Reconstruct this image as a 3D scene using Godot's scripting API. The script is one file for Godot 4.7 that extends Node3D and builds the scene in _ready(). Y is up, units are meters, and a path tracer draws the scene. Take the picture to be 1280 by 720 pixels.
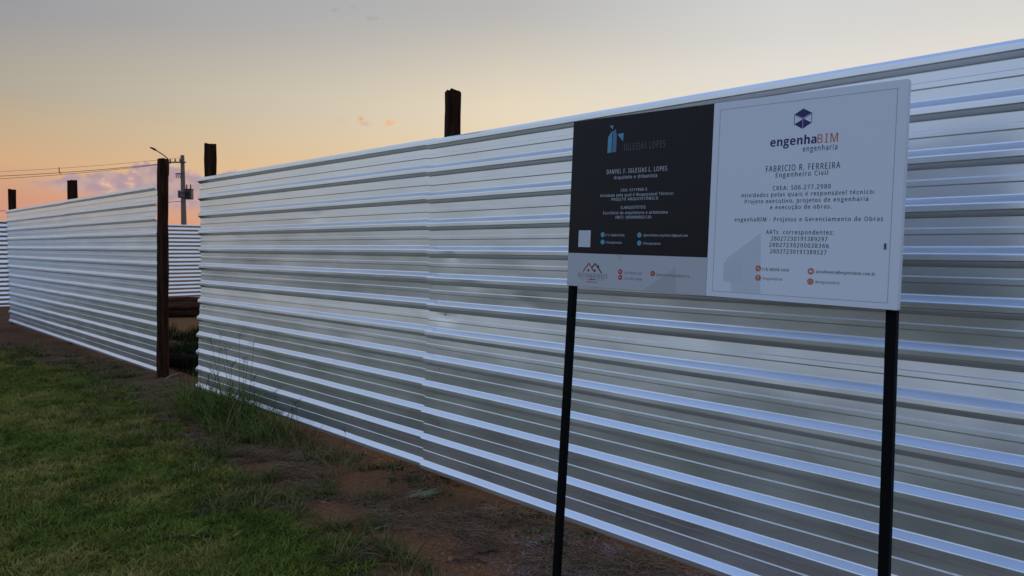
extends Node3D
# A galvanised sheet fence round a building plot at dusk, with a notice board in front of it.

var rng := RandomNumberGenerator.new()
var n_big := FastNoiseLite.new()
var n_mid := FastNoiseLite.new()
var n_fine := FastNoiseLite.new()
var n_cloud := FastNoiseLite.new()
var M := {}

# ------------------------------------------------------------------ mesh builder
class MB:
	var v := PackedVector3Array()
	var n := PackedVector3Array()
	var c := PackedColorArray()
	var uv := PackedVector2Array()
	var ix := PackedInt32Array()
	var col := Color(1, 1, 1)
	func vert(p: Vector3, nn: Vector3, t := Vector2.ZERO) -> int:
		v.append(p); n.append(nn); c.append(col); uv.append(t)
		return v.size() - 1
	func tri_i(a: int, b: int, d: int) -> void:      # given counter-clockwise from outside
		ix.append(a); ix.append(d); ix.append(b)
	func quad_i(a: int, b: int, d: int, e: int) -> void:
		tri_i(a, b, d); tri_i(a, d, e)
	func tri(a: Vector3, b: Vector3, d: Vector3) -> void:
		var nn := (b - a).cross(d - a).normalized()
		tri_i(vert(a, nn, Vector2(a.x, a.y)), vert(b, nn, Vector2(b.x, b.y)), vert(d, nn, Vector2(d.x, d.y)))
	func quad(a: Vector3, b: Vector3, d: Vector3, e: Vector3) -> void:
		var nn := (b - a).cross(d - a).normalized()
		quad_i(vert(a, nn, Vector2(a.x, a.y)), vert(b, nn, Vector2(b.x, b.y)), vert(d, nn, Vector2(d.x, d.y)), vert(e, nn, Vector2(e.x, e.y)))
	func box(t: Transform3D, s: Vector3, ch := 0.0) -> void:
		# box of size s about the origin of t, with chamfered edges
		var h := s * 0.5
		if ch <= 0.0:
			for f in [[Vector3.RIGHT, Vector3.UP], [Vector3.UP, Vector3.RIGHT], [Vector3.UP, Vector3.BACK], [Vector3.BACK, Vector3.UP], [Vector3.BACK, Vector3.RIGHT], [Vector3.RIGHT, Vector3.BACK]]:
				var a: Vector3 = f[0]; var b: Vector3 = f[1]; var w := a.cross(b)
				quad(t * ((w - a - b) * h), t * ((w + a - b) * h), t * ((w + a + b) * h), t * ((w - a + b) * h))
			return
		for f in [[Vector3.RIGHT, Vector3.UP], [Vector3.UP, Vector3.RIGHT], [Vector3.UP, Vector3.BACK], [Vector3.BACK, Vector3.UP], [Vector3.BACK, Vector3.RIGHT], [Vector3.RIGHT, Vector3.BACK]]:
			var a: Vector3 = f[0]; var b: Vector3 = f[1]; var w := a.cross(b)
			var q := h - Vector3.ONE * ch
			quad(t * (w * h + (-a - b) * q), t * (w * h + (a - b) * q), t * (w * h + (a + b) * q), t * (w * h + (-a + b) * q))
		for ax in 3:
			var d := Vector3.ZERO; d[ax] = 1.0
			var e := Vector3.ZERO; e[(ax + 1) % 3] = 1.0
			var g := Vector3.ZERO; g[(ax + 2) % 3] = 1.0
			for s1 in [-1.0, 1.0]:
				for s2 in [-1.0, 1.0]:
					var q := h - Vector3.ONE * ch
					var p1: Vector3 = e * s1 * h + g * s2 * q
					var p2: Vector3 = e * s1 * q + g * s2 * h
					if s1 * s2 > 0:
						quad(t * (p1 - d * q), t * (p1 + d * q) , t * (p2 + d * q), t * (p2 - d * q))
					else:
						quad(t * (p2 - d * q), t * (p2 + d * q) , t * (p1 + d * q), t * (p1 - d * q))
	func tube(path: PackedVector3Array, radii: PackedFloat32Array, seg := 6, caps := true) -> void:
		var last := []
		var side := Vector3.RIGHT
		for k in path.size():
			var dir := (path[mini(k + 1, path.size() - 1)] - path[maxi(k - 1, 0)]).normalized()
			if absf(dir.dot(side)) > 0.95: side = Vector3.BACK
			var a := (side - dir * side.dot(dir)).normalized()
			side = a
			var b := dir.cross(a)
			var ring := []
			for s in seg:
				var t := TAU * s / seg
				var o := a * cos(t) + b * sin(t)
				ring.append(vert(path[k] + o * radii[k], o, Vector2(float(s) / seg, path[k].length())))
			if k > 0:
				for s in seg:
					quad_i(last[s], last[(s + 1) % seg], ring[(s + 1) % seg], ring[s])
			if caps and (k == 0 or k == path.size() - 1):
				var sg := -1.0 if k == 0 else 1.0
				var m := vert(path[k], dir * sg)
				for s in seg:
					var p := vert(v[ring[s]], dir * sg); var q := vert(v[ring[(s + 1) % seg]], dir * sg)
					if sg > 0: tri_i(m, p, q)
					else: tri_i(m, q, p)
			last = ring
	func rod(a: Vector3, b: Vector3, r: float, r2 := -1.0, seg := 6) -> void:
		tube(PackedVector3Array([a, b]), PackedFloat32Array([r, r if r2 < 0 else r2]), seg)
	func mesh(mat: Material) -> ArrayMesh:
		var arr := []
		arr.resize(Mesh.ARRAY_MAX)
		arr[Mesh.ARRAY_VERTEX] = v; arr[Mesh.ARRAY_NORMAL] = n; arr[Mesh.ARRAY_COLOR] = c
		arr[Mesh.ARRAY_TEX_UV] = uv; arr[Mesh.ARRAY_INDEX] = ix
		var am := ArrayMesh.new()
		am.add_surface_from_arrays(Mesh.PRIMITIVE_TRIANGLES, arr)
		am.surface_set_material(0, mat)
		return am

func put(called: String, mesh: Mesh, parent: Node = self, at := Transform3D()) -> MeshInstance3D:
	var o := MeshInstance3D.new()
	o.name = called; o.mesh = mesh; o.transform = at
	parent.add_child(o, true)
	return o

func tag(o: Node, label: String, category: String, group := "", kind := "") -> void:
	if label: o.set_meta("label", label)
	if category: o.set_meta("category", category)
	if group: o.set_meta("group", group)
	if kind: o.set_meta("kind", kind)

var used := {}
func numbered(called: String) -> String:
	used[called] = used.get(called, -1) + 1
	return called if used[called] == 0 else "%s_%03d" % [called, used[called]]

func thing(called: String, label: String, category: String, at := Vector3.ZERO, group := "") -> Node3D:
	var o := Node3D.new()
	o.name = numbered(called); o.position = at
	add_child(o)
	tag(o, label, category, group)
	return o

func lin(r: float, g: float, b: float) -> Color:
	return Color(r, g, b).linear_to_srgb()

# ------------------------------------------------------------------ camera, sky, sun
const YAW := 0.80045
const PITCH := -0.05421
const ROLL := 0.00231
const EYE := Vector3(0, 1.4026, 0)
const FOCAL := 924.6

var fwd: Vector3
var rgt: Vector3
var upv: Vector3

func axes() -> void:
	var f := Vector3(-sin(YAW), 0, -cos(YAW))
	var r := Vector3(cos(YAW), 0, -sin(YAW))
	fwd = f * cos(PITCH) + Vector3.UP * sin(PITCH)
	var u := Vector3.UP * cos(PITCH) - f * sin(PITCH)
	rgt = r * cos(ROLL) + u * sin(ROLL)
	upv = u * cos(ROLL) - r * sin(ROLL)

func sc(r: float, g: float, b: float) -> Color:
	return Color(r / 255.0, g / 255.0, b / 255.0).srgb_to_linear()

func ramp(stops: Array, e: float) -> Color:
	if e <= stops[0][0]: return stops[0][1]
	for k in range(1, stops.size()):
		if e <= stops[k][0]:
			var t: float = (e - stops[k - 1][0]) / (stops[k][0] - stops[k - 1][0])
			t = t * t * (3.0 - 2.0 * t) * 0.5 + t * 0.5
			return (stops[k - 1][1] as Color).lerp(stops[k][1], t)
	return stops[-1][1]

func make_sky() -> ImageTexture:
	# elevation ramps at five bearings round the afterglow; bearing 0 is -z, the glow lies near -18 degrees
	var zen := sc(98, 131, 196)
	var glow := [[0.0, sc(246, 196, 142)], [4.0, sc(243, 216, 172)], [9.0, sc(231, 222, 203)], [12.5, sc(222, 217, 209)], [15.5, sc(210, 209, 206)], [25.0, sc(184, 193, 205)], [45.0, sc(164, 186, 224)], [90.0, zen]]
	var mid := [[0.0, sc(226, 160, 118)], [5.0, sc(236, 207, 162)], [10.3, sc(227, 213, 188)], [17.9, sc(181, 180, 178)], [28.0, sc(168, 180, 200)], [45.0, sc(160, 184, 226)], [90.0, zen]]
	var left := [[0.0, sc(205, 140, 122)], [2.9, sc(205, 150, 124)], [5.5, sc(208, 169, 131)], [7.7, sc(193, 170, 140)], [10.2, sc(174, 166, 150)], [15.2, sc(152, 152, 156)], [28.0, sc(160, 175, 200)], [50.0, sc(158, 185, 230)], [90.0, zen]]
	var cream := [[0.0, sc(180, 160, 146)], [5.0, sc(202, 184, 160)], [12.0, sc(178, 175, 172)], [25.0, sc(170, 184, 208)], [50.0, sc(144, 173, 224)], [90.0, zen]]
	var side := [[0.0, sc(158, 164, 168)], [5.0, sc(174, 182, 188)], [12.0, sc(174, 187, 204)], [25.0, sc(172, 194, 228)], [48.0, sc(136, 167, 224)], [90.0, zen]]
	var back := [[0.0, sc(148, 162, 184)], [6.0, sc(158, 176, 206)], [13.0, sc(165, 186, 222)], [28.0, sc(166, 192, 236)], [50.0, sc(132, 165, 224)], [90.0, zen]]
	var keys := [[8.0, glow], [28.0, mid], [62.0, left], [84.0, cream], [106.0, side], [180.0, back]]
	var w := 768; var h := 384
	var im := Image.create(w, h, false, Image.FORMAT_RGBAF)
	for j in h:
		var e := 90.0 - (j + 0.5) / h * 180.0
		for i in w:
			var az := (i + 0.5) / w * 360.0
			var d := absf(fposmod(az + 18.0 + 180.0, 360.0) - 180.0)
			var c: Color
			var k := 1
			while k < keys.size() - 1 and d > keys[k][0]: k += 1
			var t := clampf((d - keys[k - 1][0]) / (keys[k][0] - keys[k - 1][0]), 0.0, 1.0)
			c = ramp(keys[k - 1][1], maxf(e, 0.0)).lerp(ramp(keys[k][1], maxf(e, 0.0)), t)
			var gain := 1.0 + 0.14 * maxf(smoothstep(19.0, 42.0, e), smoothstep(64.0, 100.0, d))
			im.set_pixel(i, j, Color(c.r * gain, c.g * gain, c.b * gain))
	var W := 4096; var H := 2048
	im.resize(W, H, Image.INTERPOLATE_CUBIC)
	clouds(im, W, H)
	return ImageTexture.create_from_image(im)

func cloud_top(x: float) -> float:
	# outline of the cumulus bank above the horizon, in 1/100 of its own width, read off as height against length
	var pts := [[20, 229], [30, 226], [60, 226], [78, 223], [88, 215], [94, 217], [102, 220], [112, 218], [120, 216], [128, 214.5], [136, 214], [146, 216.5], [158, 217.5], [163, 211], [166, 204], [174, 203], [182, 201.5], [192, 203.5], [202, 207], [215, 205], [224, 209], [234, 213], [246, 214], [254, 219], [264, 222], [276, 217], [284, 212.5], [292, 210.5], [300, 215], [312, 222], [330, 231], [345, 240]]
	for k in range(1, pts.size()):
		if x <= pts[k][0]:
			var t := clampf((x - pts[k - 1][0]) / float(pts[k][0] - pts[k - 1][0]), 0, 1)
			return lerpf(pts[k - 1][1], pts[k][1], t)
	return 240.0

func clouds(im: Image, W: int, H: int) -> void:
	for i in range(int(W * 0.75), W):
		var az := (i + 0.5) / W * TAU
		for j in range(int(H * 0.38), int(H * 0.5)):
			var e := PI / 2 - (j + 0.5) / H * PI
			var d := Vector3(sin(az) * cos(e), sin(e), -cos(az) * cos(e))
			var z := d.dot(fwd)
			if z < 0.2: continue
			var x := 640 + FOCAL * d.dot(rgt) / z
			var y := 360 - FOCAL * d.dot(upv) / z
			var c := im.get_pixel(i, j)
			if x > -120 and x < 350 and y > 190:
				var nz := n_cloud.get_noise_2d(x * 1.0, y * 1.4)
				var n2 := n_cloud.get_noise_2d(x * 2.6 + 90, y * 3.2)
				var puff := absf(n_cloud.get_noise_2d(x * 1.9 + 300, y * 2.0))
				var top := cloud_top(x) + 3.2 * (puff - 0.3) + 1.0 * n2
				var low := lerpf(228.0, 262.0, clampf((x - 30.0) / 190.0, 0, 1)) + 5.0 * nz
				var a := smoothstep(-0.6, 1.2, y - top) * (1.0 - smoothstep(low - 9.0, low + 8.0, y))
				a *= smoothstep(18.0, 50.0, x + 6.0 * nz) * (1.0 - smoothstep(300.0, 345.0, x))
				var body := sc(170, 148, 158).lerp(sc(192, 162, 158), clampf(0.5 + nz * 1.6, 0, 1))
				var lit := clampf(1.0 - (y - top) / 5.0, 0, 1) * smoothstep(158.0, 172.0, x) * clampf(0.75 + n2 * 2.0, 0, 1)
				var streak := smoothstep(0.1, 0.42, n_cloud.get_noise_2d(x * 0.9 + 31, y * 3.0 - x * 0.8)) * smoothstep(118.0, 130.0, x) * (1.0 - smoothstep(165.0, 185.0, x)) * smoothstep(7.0, 11.0, y - top) * 0.6
				body = body.lerp(sc(240, 196, 160), clampf(lit * 0.9 + streak, 0, 1))
				c = c.lerp(body, a * 0.95)
				# thin rosy bands low over the horizon
				var band := smoothstep(0.0, 0.4, n_cloud.get_noise_2d(x * 0.25 + 7, y * 2.2)) * smoothstep(232.0, 250.0, y)
				c = c.lerp(sc(214, 152, 140), band * 0.35)
			for k in [[425.0, 150.0, 9.0, 4.0, 0.18, sc(222, 168, 132)], [451.0, 149.0, 4.2, 3.2, 0.85, sc(228, 166, 120)], [456.5, 154.5, 6.0, 3.0, 0.55, sc(204, 168, 158)], [463.0, 156.5, 5.0, 1.8, 0.4, sc(228, 176, 146)], [487.0, 153.5, 7.5, 3.8, 0.75, sc(236, 178, 134)], [420.0, 12.5, 5.5, 2.4, 0.4, sc(152, 146, 142)], [443.0, 8.5, 5.0, 2.2, 0.25, sc(152, 146, 142)], [465.0, 23.5, 8.5, 2.2, 0.4, sc(152, 146, 142)]]:
				var dx: float = (x - k[0]) / k[2]; var dy: float = (y - k[1]) / k[3]
				if absf(dx) < 2.0 and absf(dy) < 2.0:
					var q := sqrt(dx * dx + dy * dy) + 0.9 * n_cloud.get_noise_2d(x * 3.0, y * 4.0)
					c = c.lerp(k[5], k[4] * (1.0 - smoothstep(0.35, 1.15, q)))
			im.set_pixel(i, j, c)

func set_stage() -> void:
	axes()
	var cam := Camera3D.new()
	cam.name = "camera"
	cam.transform = Transform3D(Basis(rgt, upv, -fwd), EYE)
	cam.fov = 2.0 * rad_to_deg(atan(360.0 / FOCAL))
	cam.near = 0.05; cam.far = 3000.0
	cam.current = true
	add_child(cam)
	var env := Environment.new()
	var sky := Sky.new()
	var pm := PanoramaSkyMaterial.new()
	pm.panorama = make_sky()
	sky.sky_material = pm
	env.background_mode = Environment.BG_SKY
	env.sky = sky
	env.tonemap_mode = Environment.TONE_MAPPER_LINEAR
	env.tonemap_exposure = 1.04
	env.sdfgi_enabled = true; env.ssao_enabled = true; env.ssil_enabled = true
	var we := WorldEnvironment.new()
	we.name = "dusk"; we.environment = env
	add_child(we)
	# the sun has just gone: only the afterglow low behind the fence still gives it a direction
	var sun := DirectionalLight3D.new()
	sun.name = "afterglow"
	sun.light_color = Color(1.0, 0.8, 0.6)
	sun.light_energy = 0.12
	sun.light_angular_distance = 14.0
	sun.shadow_enabled = true
	var az := deg_to_rad(-18.0); var el := deg_to_rad(4.0)
	var towards := Vector3(sin(az) * cos(el), sin(el), -cos(az) * cos(el))
	sun.transform = Transform3D(Basis.looking_at(-towards, Vector3.UP), Vector3(0, 8, 0))
	add_child(sun)

# ------------------------------------------------------------------ materials
func noise_img(size: int, freq: float, type: int, seed_: int, octaves := 4) -> Image:
	var f := FastNoiseLite.new()
	f.noise_type = type; f.frequency = freq; f.seed = seed_; f.fractal_octaves = octaves
	return f.get_seamless_image(size, size, false, false, 0.15)

func tint(a: Image, lo: Color, hi: Color, b: Image = null, share := 0.5) -> ImageTexture:
	var s := a.get_width()
	var im := Image.create(s, s, true, Image.FORMAT_RGB8)
	for y in s:
		for x in s:
			var t := a.get_pixel(x, y).r
			if b: t = lerpf(t, b.get_pixel(x, y).r, share)
			im.set_pixel(x, y, lo.lerp(hi, t))
	im.generate_mipmaps()
	return ImageTexture.create_from_image(im)

func std(rough: float, color := Color(1, 1, 1), metal := 0.0) -> StandardMaterial3D:
	var m := StandardMaterial3D.new()
	m.albedo_color = color; m.roughness = rough; m.metallic = metal
	return m

func make_materials() -> void:
	var fine := noise_img(256, 0.06, FastNoiseLite.TYPE_SIMPLEX_SMOOTH, 3)
	var coarse := noise_img(256, 0.014, FastNoiseLite.TYPE_SIMPLEX_SMOOTH, 5)
	# galvanised steel: spangle and dull patches, drawn along the sheet
	var z := std(1.0, Color(1, 1, 1), 1.0)
	z.albedo_texture = tint(coarse, lin(0.80, 0.81, 0.81), lin(0.86, 0.87, 0.865))
	z.roughness_texture = tint(coarse, Color(0.28, 0.28, 0.28), Color(0.35, 0.35, 0.35))
	z.roughness_texture_channel = BaseMaterial3D.TEXTURE_CHANNEL_RED
	z.uv1_scale = Vector3(0.5, 1.1, 1)
	z.metallic = 0.88
	M.zinc = z
	var wood_img := Image.create(256, 256, false, Image.FORMAT_L8)
	var wn := FastNoiseLite.new(); wn.frequency = 0.02; wn.fractal_octaves = 5; wn.seed = 21
	for y in 256:
		for x in 256:
			var a := TAU * x / 256.0; var b := TAU * y / 256.0
			wood_img.set_pixel(x, y, Color.from_hsv(0, 0, clampf(0.5 + 1.1 * wn.get_noise_3d(cos(a) * 240, sin(a) * 240, sin(b) * 18 + cos(b) * 7), 0, 1)))
	var wd := std(0.95)
	wd.vertex_color_use_as_albedo = true
	wd.metallic_specular = 0.15
	wd.albedo_texture = tint(wood_img, lin(0.25, 0.24, 0.23), lin(1.0, 0.97, 0.94))
	wd.uv1_triplanar = true
	wd.uv1_scale = Vector3(2.6, 2.6, 2.6)
	wd.heightmap_enabled = false
	M.wood = wd
	var soil := std(1.0)
	soil.metallic_specular = 0.08
	soil.vertex_color_use_as_albedo = true
	soil.albedo_texture = tint(fine, lin(0.36, 0.36, 0.36), lin(1.0, 1.0, 1.0), noise_img(256, 0.12, FastNoiseLite.TYPE_SIMPLEX, 13), 0.5)
	soil.uv1_triplanar = true; soil.uv1_world_triplanar = true
	soil.uv1_scale = Vector3(1.7, 1.7, 1.7)
	var nim := noise_img(512, 0.05, FastNoiseLite.TYPE_SIMPLEX, 31, 5)
	nim.bump_map_to_normal_map(5.0)
	soil.normal_enabled = true
	soil.normal_texture = ImageTexture.create_from_image(nim)
	soil.normal_scale = 1.7
	M.soil = soil
	var gr := std(0.75)
	gr.vertex_color_use_as_albedo = true
	gr.backlight_enabled = true; gr.backlight = Color(0.35, 0.38, 0.2)
	gr.metallic_specular = 0.1
	gr.cull_mode = BaseMaterial3D.CULL_DISABLED
	M.grass = gr
	var st := std(0.9)
	st.vertex_color_use_as_albedo = true
	st.metallic_specular = 0.15
	M.stone = st
	M.black_paint = std(0.6, lin(0.004, 0.004, 0.0045))
	M.black_paint.metallic_specular = 0.2
	M.concrete = std(0.9, lin(0.17, 0.135, 0.11))
	M.dark_metal = std(0.6, lin(0.05, 0.05, 0.055))
	M.grey_metal = std(0.7, lin(0.055, 0.045, 0.04))
	M.porcelain = std(0.3, lin(0.12, 0.07, 0.05))
	M.cable = std(0.7, lin(0.05, 0.045, 0.045))
	# printed vinyl of the notice board
	M.vinyl_white = std(0.5, lin(0.78, 0.78, 0.78))
	M.vinyl_dark = std(0.30, lin(0.009, 0.0075, 0.0085))
	M.vinyl_dark.metallic_specular = 0.32
	M.vinyl_grey = std(0.5, lin(0.52, 0.50, 0.49))
	M.vinyl_shade = std(0.5, lin(0.45, 0.43, 0.41))
	M.vinyl_shade2 = std(0.5, lin(0.64, 0.645, 0.655))
	M.ink_white = std(0.6, lin(0.62, 0.62, 0.63))
	M.ink_soft = std(0.6, lin(0.10, 0.10, 0.11))
	M.ink_black = std(0.6, lin(0.012, 0.012, 0.016))
	M.ink_navy = std(0.6, lin(0.032, 0.017, 0.13))
	M.ink_orange = std(0.6, lin(0.62, 0.13, 0.05))
	M.ink_red = std(0.6, lin(0.50, 0.03, 0.03))
	M.ink_cyan = std(0.6, lin(0.10, 0.34, 0.44))
	M.ink_blue = std(0.6, lin(0.09, 0.19, 0.32))
	M.ink_grey = std(0.6, lin(0.22, 0.22, 0.24))
	M.ink_line = std(0.6, lin(0.36, 0.28, 0.28))

# ------------------------------------------------------------------ ground
func lawn_edge(x: float) -> float:
	var pts := [[-30.0, -1.2], [-16.0, -1.5], [-12.0, -1.97], [-9.0, -2.38], [-7.0, -2.25], [-5.84, -2.1], [-4.54, -1.99], [-3.44, -1.92], [-2.58, -1.82], [-1.5, -1.75], [3.0, -1.7], [30.0, -1.6]]
	for k in range(1, pts.size()):
		if x <= pts[k][0]:
			var t := clampf((x - pts[k - 1][0]) / (pts[k][0] - pts[k - 1][0]), 0, 1)
			return lerpf(pts[k - 1][1], pts[k][1], t)
	return -1.6

func lawn(x: float, z: float) -> float:
	# 1 on turf, 0 on bare soil
	var e := z - lawn_edge(x) + 0.16 * n_mid.get_noise_2d(x * 1.4, z * 1.4) + 0.12 * n_fine.get_noise_2d(x * 2, z * 2)
	return smoothstep(-0.10, 0.12, e)

func gh(x: float, z: float) -> float:
	var y := -0.045 + 0.020 * n_big.get_noise_2d(x * 0.8, z * 0.8) + 0.012 * n_mid.get_noise_2d(x * 1.6, z * 1.6)
	y += 0.012 * lawn(x, z)
	if x > -24 and x < 4 and z > -5 and z < 3:
		y += (0.009 * n_fine.get_noise_2d(x * 2.5, z * 2.5) + 0.004 * n_fine.get_noise_2d(x * 9.0, z * 9.0)) * (1.0 - 0.5 * lawn(x, z))
	return y

func soil_color(x: float, z: float) -> Color:
	var a := n_mid.get_noise_2d(x * 1.1 + 40, z * 1.1)
	var b := n_fine.get_noise_2d(x * 3.0, z * 3.0 + 17)
	var soil := Color(0.40, 0.172, 0.078).lerp(Color(0.24, 0.122, 0.062), clampf(0.5 + a * 1.3 + b * 0.4, 0, 1))
	if x < -7.5:
		soil = soil.lerp(Color(0.13, 0.080, 0.052), 0.5)
	# inside the plot: orange subsoil further back
	if z < -3.2:
		soil = soil.lerp(Color(0.36, 0.175, 0.068), clampf((-z - 3.2) / 1.5, 0, 1) * 0.95)
		# soil colour much darker in a ragged patch just inside the gateway
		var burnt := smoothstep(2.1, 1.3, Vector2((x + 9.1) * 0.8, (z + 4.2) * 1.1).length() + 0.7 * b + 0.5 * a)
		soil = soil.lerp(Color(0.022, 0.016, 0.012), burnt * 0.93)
	# grey grit trodden in near the board's posts
	var g := smoothstep(0.5, 0.12, Vector2((x + 1.75) * 0.7, z + 2.55).length() + 0.25 * b)
	soil = soil.lerp(Color(0.25, 0.20, 0.165), g * 0.6)
	var turf := Color(0.075, 0.076, 0.026).lerp(Color(0.13, 0.095, 0.042), clampf(0.5 + a * 1.2, 0, 1))
	return soil.lerp(turf, lawn(x, z))

func axis_lines(a: float, b: float, step: float, reach: float) -> PackedFloat32Array:
	var l := PackedFloat32Array()
	var out := []
	var s := step
	var p := a
	while p > -reach:
		s *= 1.35
		p -= s
		out.append(p)
	out.reverse()
	for q in out: l.append(q)
	var n := int((b - a) / step)
	for k in n + 1: l.append(a + k * step)
	s = step; p = a + n * step
	while p < reach:
		s *= 1.35
		p += s
		l.append(p)
	return l

func make_ground() -> void:
	var xs := axis_lines(-18.0, 1.2, 0.045, 1500.0)
	var zs := axis_lines(-4.6, 0.6, 0.04, 1500.0)
	var mb := MB.new()
	var nx := xs.size(); var nz := zs.size()
	var hh := PackedFloat32Array(); hh.resize(nx * nz)
	for j in nz:
		for i in nx: hh[j * nx + i] = gh(xs[i], zs[j])
	for j in nz:
		for i in nx:
			var i0 := maxi(i - 1, 0); var i1 := mini(i + 1, nx - 1)
			var j0 := maxi(j - 1, 0); var j1 := mini(j + 1, nz - 1)
			var nn := Vector3(-(hh[j * nx + i1] - hh[j * nx + i0]) / (xs[i1] - xs[i0]), 1, -(hh[j1 * nx + i] - hh[j0 * nx + i]) / (zs[j1] - zs[j0])).normalized()
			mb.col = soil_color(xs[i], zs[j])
			mb.vert(Vector3(xs[i], hh[j * nx + i], zs[j]), nn, Vector2(xs[i], zs[j]))
	for j in nz - 1:
		for i in nx - 1:
			mb.quad_i(j * nx + i, (j + 1) * nx + i, (j + 1) * nx + i + 1, j * nx + i + 1)
	var g := put("ground", mb.mesh(M.soil))
	tag(g, "red soil and lawn ground running under the fences", "ground", "", "structure")

# ------------------------------------------------------------------ fence sheets
const PITCHM := 0.17
const RH := 0.0125
const SL := 0.0242
const SD := 0.0178
const DEP := 0.0258
const FH := 2.085
const FD := 2.8335

func raw_profile(k0: int, k1: int, head: float, tail: float) -> Array:
	var p := []
	var f := head / SL
	p.append(Vector2(k0 * PITCHM - RH - head, DEP * (1.0 - f)))
	for k in range(k0, k1 + 1):
		var c := k * PITCHM
		p.append(Vector2(c - RH, DEP)); p.append(Vector2(c + RH, DEP))
		if k == k1: break
		var v0 := c + RH + SD
		p.append(Vector2(v0, 0))
		p.append(Vector2(v0 + 0.0365, 0)); p.append(Vector2(v0 + 0.0388, 0.0030))
		p.append(Vector2(v0 + 0.0590, 0.0030)); p.append(Vector2(v0 + 0.0613, 0))
		p.append(Vector2(c + PITCHM - RH - SL, 0))
	p.append(Vector2(k1 * PITCHM + RH + tail, DEP * (1.0 - tail / SD)))
	return p

func sine_profile(h: float, pitch: float, amp: float) -> Array:
	var out := []
	var n := int(h / pitch * 8)
	for k in n + 1:
		var s := h * k / n
		var t := Vector2(1, amp * TAU / pitch * cos(TAU * s / pitch)).normalized()
		out.append([Vector2(s, amp * sin(TAU * s / pitch)), Vector2(-t.y, t.x)])
	return out

func fillet(p: Array) -> Array:
	# rounded bends: list of [point, normal]
	var out := []
	var t0: Vector2 = (p[1] - p[0]).normalized()
	out.append([p[0], Vector2(-t0.y, t0.x)])
	for k in range(1, p.size() - 1):
		var a: Vector2 = p[k] - p[k - 1]; var b: Vector2 = p[k + 1] - p[k]
		var cut := minf(0.0042, minf(a.length(), b.length()) * 0.42)
		var q0: Vector2 = p[k] - a.normalized() * cut; var q1: Vector2 = p[k] + b.normalized() * cut
		for s in 4:
			var t := s / 3.0
			var q: Vector2 = q0.lerp(p[k], t).lerp((p[k] as Vector2).lerp(q1, t), t)
			var tg: Vector2 = a.normalized().lerp(b.normalized(), t).normalized()
			out.append([q, Vector2(-tg.y, tg.x)])
	var t1: Vector2 = (p[-1] - p[-2]).normalized()
	out.append([p[-1], Vector2(-t1.y, t1.x)])
	return out

# knocks in the long fence: x, y, half-width, half-height, depth
const DENTS := [[-3.52, 1.36, 0.05, 0.03, -0.006], [-3.58, 0.98, 0.09, 0.03, -0.008], [-3.35, 1.20, 0.12, 0.035, -0.005], [-5.15, 1.66, 0.10, 0.05, -0.006], [-4.55, 0.72, 0.16, 0.05, 0.005], [-2.85, 1.12, 0.10, 0.03, -0.006], [-6.3, 1.25, 0.14, 0.06, -0.006], [-2.4, 0.55, 0.20, 0.05, -0.004], [-1.3, 0.8, 0.18, 0.06, 0.004], [-3.66, 0.30, 0.06, 0.06, -0.007], [-11.4, 1.5, 0.15, 0.06, -0.006], [-10.1, 0.8, 0.2, 0.05, -0.006]]

func dent(x: float, y: float) -> float:
	var z := 0.0
	for q in DENTS:
		var dx: float = (x - q[0]) / q[2]; var dy: float = (y - q[1]) / q[3]
		var r := dx * dx + dy * dy
		if r < 6.0: z += 0.55 * q[4] * exp(-r)
	return z

func sheet_mesh(x0: float, x1: float, prof: Array, top_y: float, base: Callable, wob: float, origin: Vector3, mat: Material, step := 0.06) -> ArrayMesh:
	# base(x, y) gives z of the sheet's back plane
	var mb := MB.new()
	var nx := int(ceil((x1 - x0) / step))
	var np := prof.size()
	var f := func(x: float, y: float) -> float:
		return base.call(x, y) + wob * (0.0045 * n_big.get_noise_2d(x * 3.0, y * 5.0) + 0.0016 * n_mid.get_noise_2d(x * 2.2, y * 3.0)) + dent(x, y)
	var len := 0.0
	for side in 2:
		var off := 0.0 if side == 0 else -0.0007
		var sg := 1.0 if side == 0 else -1.0
		var start := mb.v.size()
		for i in nx + 1:
			var x := lerpf(x0, x1, float(i) / nx)
			len = 0.0
			for k in np:
				var q: Vector2 = prof[k][0]; var pn: Vector2 = prof[k][1]
				if k > 0: len += q.distance_to(prof[k - 1][0])
				var y := top_y - q.x
				var z: float = f.call(x, y)
				var fx: float = (f.call(x + 0.02, y) - z) / 0.02
				var fy: float = (f.call(x, y + 0.02) - z) / 0.02
				var nn := Vector3(0, -pn.x, pn.y)
				nn = Vector3(-nn.z * fx, nn.y - nn.z * fy, nn.z).normalized()
				mb.vert(Vector3(x, y, z + q.y + off) - origin, nn * sg, Vector2(x, len))
		for i in nx:
			for k in np - 1:
				var a := start + i * np + k
				if side == 0: mb.quad_i(a, a + 1, a + np + 1, a + np)
				else: mb.quad_i(a, a + np, a + np + 1, a + 1)
	# rolled edges closing the sheet's thickness at both ends
	var tot := (nx + 1) * np
	for i in [0, nx]:
		for k in np - 1:
			var a: int = i * np + k
			var p := [mb.v[a], mb.v[a + 1], mb.v[tot + a + 1], mb.v[tot + a]]
			mb.quad(p[0], p[1], p[2], p[3])
	return mb.mesh(mat)

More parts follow.
